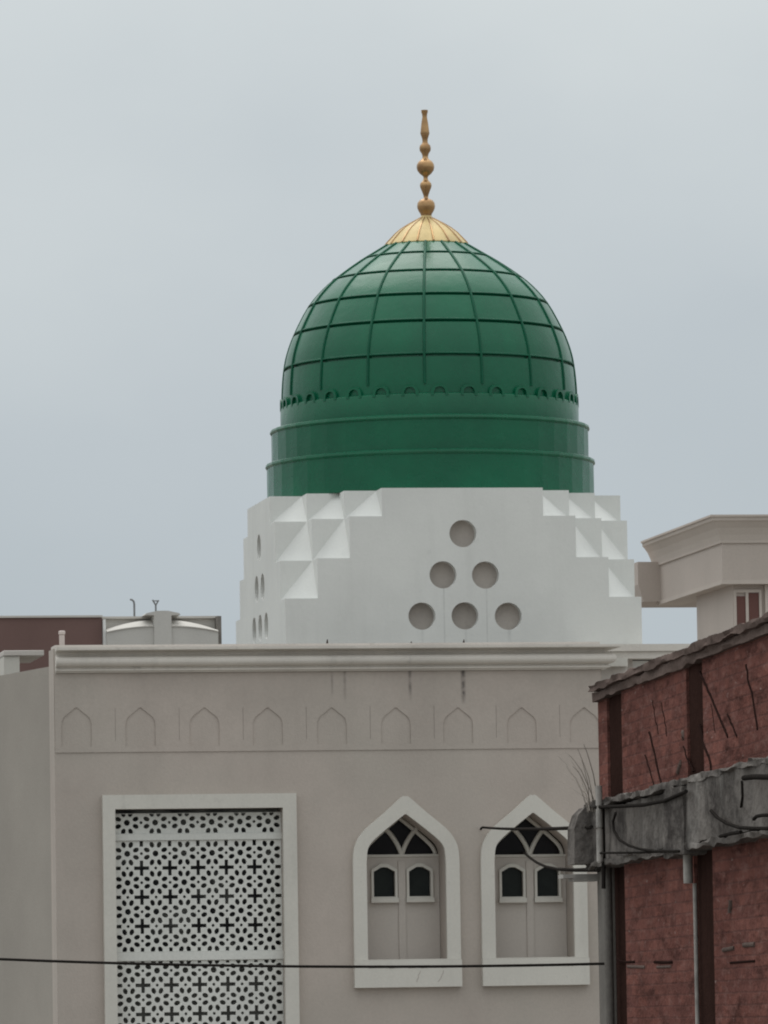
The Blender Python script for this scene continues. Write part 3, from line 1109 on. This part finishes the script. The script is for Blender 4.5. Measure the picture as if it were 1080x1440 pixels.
def rough_box(x0, x1, y0, y1, z0, z1, nx, amp, seed):
    """a long bar whose edges wander as worn masonry does"""
    rnd = random.Random(seed)
    bm = bmesh.new()
    rows = []
    nx *= 3
    tracks = []
    for k in range(12):
        kn = [rnd.uniform(-1, 1) for _ in range(nx // 5 + 3)]
        tracks.append(kn)

    def wob(k, i):
        a, f = divmod(i / 5, 1)
        f = f * f * (3 - 2 * f)
        a = int(a)
        return tracks[k][a] * (1 - f) + tracks[k][a + 1] * f + rnd.uniform(-0.18, 0.18)
    for i in range(nx + 1):
        x = x0 + (x1 - x0) * i / nx
        ring = [(y0, z0), (y0, (z0 + z1) / 2), (y0, z1), ((y0 + y1) / 2, z1), (y1, z1), (y1, z0)]
        rows.append([bm.verts.new((x, y + wob(k, i) * amp * (1 if y == y0 else 0.2), z + wob(6 + k, i) * amp)) for k, (y, z) in enumerate(ring)])
    for a, b in zip(rows, rows[1:]):
        for k in range(6):
            bm.faces.new((a[k], a[(k + 1) % 6], b[(k + 1) % 6], b[k]))
    bm.faces.new(rows[0])
    bm.faces.new(rows[-1])
    bmesh.ops.recalc_face_normals(bm, faces=list(bm.faces))
    return from_bm(bm, 40)


bobj('coping', rough_box(-0.05, LEN, -0.035, 0.30, ZP + 0.002, ZP + 0.055, 90, 0.012, 3), M['coping_old'])
bobj('parapet_course', rough_box(-0.01, LEN, -0.005, 0.22, ZP - 0.065, ZP + 0.0, 90, 0.012, 4), M['coping_old'])
bobj('concrete_beam', join([rough_box(-0.02, 4.55, -0.055, 0.36, ZBM0, ZBM1 - 0.03, 40, 0.010, 5), rough_box(4.56, LEN, -0.085, 0.36, ZBM0 + 0.01, ZBM1 + 0.02, 70, 0.012, 6),
                            rough_box(-0.02, LEN, -0.10, 0.1, ZBM1 - 0.012, ZBM1 + 0.035, 110, 0.016, 8), rough_box(-0.02, LEN, -0.095, 0.1, ZBM0 - 0.03, ZBM0 + 0.012, 110, 0.014, 9),
                            rough_box(4.50, 5.45, -0.115, 0.1, ZBM0 - 0.06, ZBM1 - 0.02, 8, 0.014, 10)]), M['beam'])
# a broken stub of beam that sticks out at the far corner
st = [B(817, 1212, 0.05), B(838, 1142, 0.05)]
bm = bmesh.new()
pr = [(-0.215, 8.16), (-0.21, 8.44), (-0.175, 8.545), (-0.12, 8.60), (-0.05, 8.61), (0.0, 8.6), (0.0, 8.16)]
a_ = [bm.verts.new((-0.12, y, z)) for y, z in pr]
b_ = [bm.verts.new((0.22, y * 0.95, z)) for y, z in pr]
for i in range(len(pr)):
    bm.faces.new((a_[i], a_[(i + 1) % len(pr)], b_[(i + 1) % len(pr)], b_[i]))
bm.faces.new(a_)
bm.faces.new(b_)
bmesh.ops.recalc_face_normals(bm, faces=list(bm.faces))
bobj('beam_stub', from_bm(bm), M['beam'])
bobj('bracket', boxes([(-0.2, 0.1, -0.28, 0.0, 8.055, 8.085), (-0.2, 0.1, -0.20, 0.0, 8.03, 8.054)]), M['pipe'])


def tb(pts, r, off, mat, name, parent=bb):
    return bobj(name, tube([B(x, y, off) for x, y in pts], r), mat, parent)


# vertical pipes fixed to the wall
pa = B(842, 1105, 0.13)
bobj('conduit', join([tube([(pa.x, -0.13, B(842, y0, 0.13).z), (pa.x, -0.13, B(842, y1, 0.13).z)], 0.026) for y0, y1 in ((1105, 1133), (1138, 1164), (1166, 1212))] + [tube([(pa.x, -0.13, B(842, 1214, 0.13).z), (pa.x, -0.13, B(842, 1106, 0.13).z)], 0.018)]), M['pipe'])
pb = B(848, 1160, 0.10)
bobj('down_cable', tube([(pb.x, -0.10, B(848, 1130, 0.10).z), (pb.x, -0.10, B(848, 1200, 0.1).z), (pb.x, -0.105, B(848, 1250, 0.1).z)], 0.016), M['cable'])
pc = B(852, 1216, 0.04)
bobj('corner_pipe', tube([(pc.x, -0.03, 8.12), (pc.x, -0.03, 7.9), (pc.x, -0.03, 4.0)], 0.035), M['concrete'])
pd = B(967, 1190, 0.03)
bobj('drain_pipe', join([tube([(pd.x, -0.03, 8.10), (pd.x, -0.03, 7.90)], 0.034), tube([(pd.x - 0.03, 0.02, 7.90), (pd.x - 0.03, 0.02, 3.0)], 0.015)]), M['pipe'])
rj = random.Random(21)


def jit(pts):
    out = []
    for (x0, y0), (x1, y1) in zip(pts, pts[1:]):
        for k in range(4):
            t = k / 4
            out.append((x0 + (x1 - x0) * t + rj.uniform(-0.7, 0.7), y0 + (y1 - y0) * t))
    return out + [pts[-1]]


# thin dark streaks running down the parapet brick
for pts, r in (([(914, 1030), (919, 1050), (925, 1078), (934, 1112)], 0.020), ([(918, 985), (922, 1010), (926, 1032)], 0.010), ([(930, 988), (935, 1010), (938, 1035)], 0.010), ([(908, 1062), (916, 1090), (921, 1106)], 0.014), ([(984, 945), (994, 965), (1005, 992), (1024, 1036)], 0.020),
               ([(1024, 1005), (1030, 1020), (1037, 1036)], 0.016), ([(1050, 935), (1053, 955), (1060, 985), (1066, 1026)], 0.018), ([(984, 1020), (990, 1045), (1000, 1072), (1002, 1088)], 0.022), ([(962, 1050), (966, 1066), (975, 1085)], 0.014), ([(1000, 990), (1003, 1010), (1006, 1030)], 0.008)):
    tb(jit(pts), r * 0.6, -0.030, M['dark_streak'], 'wall_streak')
for pts, r in (([(868, 1350), (880, 1353), (893, 1352.5)], 0.016), ([(921, 1353), (935, 1353.5), (946, 1353)], 0.018), ([(1027, 1354), (1045, 1352.5), (1062, 1351.5)], 0.014)):  # horizontal crack in the lower brickwork
    tb(jit(pts), r * 0.6, -0.030, M['dark_streak'], 'wall_streak')
for pts, r in (([(883, 1359), (908, 1360)], 0.018), ([(925, 1360), (945, 1359)], 0.016), ([(1018, 1336), (1034, 1333)], 0.022), ([(1047, 1329), (1063, 1328)], 0.024), ([(1030, 1266), (1029, 1284)], 0.035), ([(962, 1030), (963, 1038)], 0.03), ([(960, 1072), (955, 1086)], 0.03)):
    tb(jit(pts), r * 0.8, -0.036, M['coping_old'], 'mortar_smear')
# service cables clipped along the beam
tb([(838, 1135), (870, 1134), (905, 1132), (935, 1126), (965, 1113)], 0.014, 0.125, M['cable'], 'beam_cable')
tb([(843, 1199.5), (900, 1199), (952, 1196.5)], 0.008, 0.13, M['cable'], 'beam_cable')
tb([(866, 1143), (862, 1155), (863, 1168), (871, 1181), (884, 1189), (900, 1194), (920, 1197), (955, 1197)], 0.010, 0.14, M['cable'], 'beam_cable')
tb([(1000, 1140), (1008, 1149), (1022, 1158), (1040, 1164), (1062, 1165), (1095, 1165)], 0.012, 0.15, M['cable'], 'beam_cable')
tb([(1013, 1176), (1025, 1173), (1042, 1170)], 0.012, 0.14, M['cable'], 'beam_cable')
tb([(1060, 1152), (1064, 1148), (1072, 1146.5), (1095, 1146)], 0.012, 0.15, M['cable'], 'beam_cable')
tb([(1046, 1094), (1060, 1092.5), (1095, 1093)], 0.018, 0.15, M['cable'], 'beam_cable')
tb([(1043, 1098), (1044, 1120), (1042, 1135)], 0.008, 0.10, M['cable'], 'beam_cable')
# pale rubble lying on the coping
a = B(905, 927, 0.0)
bm = bmesh.new()
rnd = random.Random(2)
for px, py, s in ((908, 924, 0.055), (914, 919, 0.05), (921, 915, 0.06), (929, 912, 0.05), (935, 911, 0.04)):
    c = B(px, 930 - (px - 905) * 0.35, -0.1)
    r_ = bmesh.ops.create_icosphere(bm, subdivisions=1, radius=s)
    for v in r_['verts']:
        v.co = Vector((c.x + v.co.x * 1.6 * rnd.uniform(0.8, 1.2), 0.10 + v.co.y * rnd.uniform(0.8, 1.2), ZP + 0.055 + max(v.co.z, -0.02) * rnd.uniform(0.7, 1.1)))
o = obj('mortar_rubble', from_bm(bm), M['rubble'])
o.location = (P0.x, P0.y, 0)
o.rotation_euler = (0, 0, BROT)
tag(o, 'pale lump of mortar rubble lying on the brick parapet coping', 'rubble')

# dry twigs growing out of the broken stub
tw = []
rnd = random.Random(11)
root = Bw(828, 1142, 0.12)
for ex, ey, r in ((786, 1062, 0.006), (792, 1052, 0.006), (800, 1060, 0.005), (788, 1085, 0.005), (812, 1052, 0.006), (822, 1046, 0.007), (796, 1078, 0.004), (806, 1078, 0.005), (783, 1098, 0.004), (818, 1070, 0.005)):
    e = Bw(ex, ey, 0.2 + rnd.uniform(0, 0.15))
    st_ = root + Vector((rnd.uniform(-0.03, 0.05), rnd.uniform(-0.1, 0.1), 0))
    pts = []
    for k in range(7):
        t = k / 6
        pts.append(st_.lerp(e, t) + Vector((rnd.uniform(-1, 1), rnd.uniform(-1, 1), rnd.uniform(-1, 1))) * 0.008 + Vector((0.05 * t * (1 - t) * 2, 0, 0.10 * t * (1 - t))))
    tw.append(tube(pts, r * 0.8, 5, r * 0.3))
tag(obj('dry_twigs', join(tw), M['twig']), 'sparse dry twigs sprouting from the broken beam stub', 'twigs')

# ================================================================ overhead cables
def cable(name, pts, r, label):
    return tag(obj(name, tube(pts, r, 8), M['cable']), label, 'cable')


e1 = Bw(858, 1355, 0.02)
e0 = e1 + Vector((-14.0, 1.5, 0))
s0 = ray(-60, 1346.2)      # the run goes on well past the left edge of the view
tgt = CAM + s0 * ((e1.y + 1.0 - CAM.y) / s0.y)
mid = []
for k in range(61):
    t = -3 + 4 * k / 60
    p = tgt.lerp(e1, t)
    p.z -= 0.045 * 4 * t * (1 - t) if t > 0 else 0.045 * 4 * t * 0.6
    mid.append(p)
cable('power_cable', mid, 0.0105, 'long black power cable crossing in front of lattice window')
a, b = W(679, 1163.5, -0.10), Bw(832, 1163, 0.2)
pts = [W(676, 1166, -0.02), W(677.5, 1164, -0.09)]
for k in range(13):
    t = k / 12
    p = a.lerp(b, t)
    p.z -= 0.02 * 4 * t * (1 - t)
    pts.append(p)
cable('straight_wire', pts, 0.016, 'taut black wire from second arched window to beam stub')
a, b = W(737, 1199, YG - 0.03), Bw(842, 1222, 0.12)
pts = []
for x, y, t in ((737, 1199, 0), (745, 1206, 0.1), (755, 1213, 0.22), (768, 1219, 0.36), (785, 1222.5, 0.52), (810, 1223.5, 0.75), (842, 1223, 1)):
    d = (a - CAM).length * (1 - t) + (b - CAM).length * t
    pts.append(CAM + ray(x, y).normalized() * d)
cable('sagging_wire', pts, 0.018, 'sagging black wire from second window tracery to corner conduit')
a, b = Bw(803, 1190.5, 0.20), Bw(822, 1187, 0.12)
tag(obj('iron_rod', tube([a, b], 0.012, 6), M['iron']), 'short dark iron rod sticking out of the beam stub', 'rod')

# ================================================================ ground and street
bm = bmesh.new()
n = 24
for r_ in (3000,):
    vs = [bm.verts.new((r_ * cos(2 * pi * i / n), r_ * sin(2 * pi * i / n), 0)) for i in range(n)]
    bm.faces.new(vs)
g = obj('ground', from_bm(bm), M['ground'])
g['kind'] = 'structure'
rd = obj('road', box(-12.5, -6.5, -160, -3, -0.05, 0.004), M['asphalt'])
rd['kind'] = 'structure'

# ================================================================ sky, light, camera
SUN_EL, SUN_AZ = R(64), R(184)        # behind the cloud on the far side of the dome, a little to the left
w = bpy.data.worlds.new('World')
S.world = w
w.use_nodes = True
nt = w.node_tree
nt.nodes.clear()
N = nt.nodes.new
L = nt.links.new
out = N('ShaderNodeOutputWorld')
sky = N('ShaderNodeTexSky')
sky.sky_type = 'NISHITA'
sky.sun_disc = False
sky.sun_elevation = SUN_EL
sd = Vector((sin(SUN_AZ) * cos(SUN_EL), -cos(SUN_AZ) * cos(SUN_EL), sin(SUN_EL)))
sky.sun_rotation = math.atan2(sd.x, sd.y)
sky.dust_density = 4
b1 = N('ShaderNodeBackground')
b1.inputs['Strength'].default_value = 0.05
L(sky.outputs[0], b1.inputs['Color'])
# overcast cloud layer, brighter overhead than at the horizon
tc = N('ShaderNodeTexCoord')
sp = N('ShaderNodeSeparateXYZ')
L(tc.outputs['Generated'], sp.inputs[0])
ns = N('ShaderNodeTexNoise')
ns.inputs['Scale'].default_value = 9
ns.inputs['Detail'].default_value = 5
mp = N('ShaderNodeMapping')
mp.inputs['Scale'].default_value = (1, 1, 1.6)
L(tc.outputs['Generated'], mp.inputs['Vector'])
L(mp.outputs[0], ns.inputs['Vector'])
ad = N('ShaderNodeMath')
ad.operation = 'MULTIPLY_ADD'
ad.inputs[1].default_value = 0.10
L(ns.outputs['Fac'], ad.inputs[0])
sub = N('ShaderNodeMath')
sub.operation = 'SUBTRACT'
sub.inputs[1].default_value = 0.05
L(sp.outputs['Z'], sub.inputs[0])
L(sub.outputs[0], ad.inputs[2])
cr = N('ShaderNodeValToRGB')
el = cr.color_ramp.elements
stops = [(0.0, (0.48, 0.54, 0.575)), (0.055, (0.48, 0.54, 0.58)), (0.10, (0.53, 0.587, 0.625)), (0.165, (0.67, 0.72, 0.735)), (0.5, (0.86, 0.90, 0.91)), (1.0, (1.30, 1.33, 1.34))]
el[0].position, el[0].color = stops[0][0], (*stops[0][1], 1)
el[1].position, el[1].color = stops[-1][0], (*stops[-1][1], 1)
for p_, c_ in stops[1:-1]:
    e = el.new(p_)
    e.color = (*c_, 1)
L(ad.outputs[0], cr.inputs[0])
b2 = N('ShaderNodeBackground')
b2.inputs['Strength'].default_value = 1.0
L(cr.outputs[0], b2.inputs['Color'])
dt = N('ShaderNodeVectorMath')
dt.operation = 'DOT_PRODUCT'
dt.inputs[1].default_value = sd
L(tc.outputs['Generated'], dt.inputs[0])
gl = N('ShaderNodeMapRange')
gl.interpolation_type = 'SMOOTHSTEP'
gl.inputs['From Min'].default_value = 0.55
gl.inputs['From Max'].default_value = 1.0
gl.inputs['To Min'].default_value = 1.0
gl.inputs['To Max'].default_value = 1.75
L(dt.outputs['Value'], gl.inputs['Value'])
L(gl.outputs[0], b2.inputs['Strength'])
mx = N('ShaderNodeMixShader')
mx.inputs[0].default_value = 0.93
L(b1.outputs[0], mx.inputs[1])
L(b2.outputs[0], mx.inputs[2])
L(mx.outputs[0], out.inputs['Surface'])

sl = bpy.data.lights.new('sun', 'SUN')
sl.energy = 0.8
sl.angle = R(45)
sl.color = (1.0, 0.97, 0.92)
so = bpy.data.objects.new('sun', sl)
COL.objects.link(so)
so.rotation_euler = (-sd).to_track_quat('-Z', 'Y').to_euler()

cam = bpy.data.cameras.new('camera')
cam.sensor_fit = 'VERTICAL'
cam.sensor_height = 24
cam.lens = 24 * F / 1440
cam.clip_end = 8000
cam.clip_start = 1
co = bpy.data.objects.new('camera', cam)
COL.objects.link(co)


def axis(x, y, f):
    x, y = x * cos(ROLL) + y * sin(ROLL), -x * sin(ROLL) + y * cos(ROLL)
    ff, u = f * cos(PITCH) - y * sin(PITCH), f * sin(PITCH) + y * cos(PITCH)
    return Vector((x * cos(HEAD) + ff * sin(HEAD), -x * sin(HEAD) + ff * cos(HEAD), u))


X, Y, Z = axis(1, 0, 0), axis(0, 1, 0), -axis(0, 0, 1)
m4 = Matrix((X, Y, Z)).transposed().to_4x4()
m4.translation = CAM
co.matrix_world = m4
S.camera = co
S.view_settings.view_transform = 'Standard'
S.view_settings.look = 'None'
S.view_settings.exposure = 0
S.view_settings.gamma = 1
S.render.resolution_x, S.render.resolution_y = 768, 1024
S.cycles.filter_width = 2.0
for o in bpy.data.objects:
    if 'world_mesh' in o:
        del o['world_mesh']
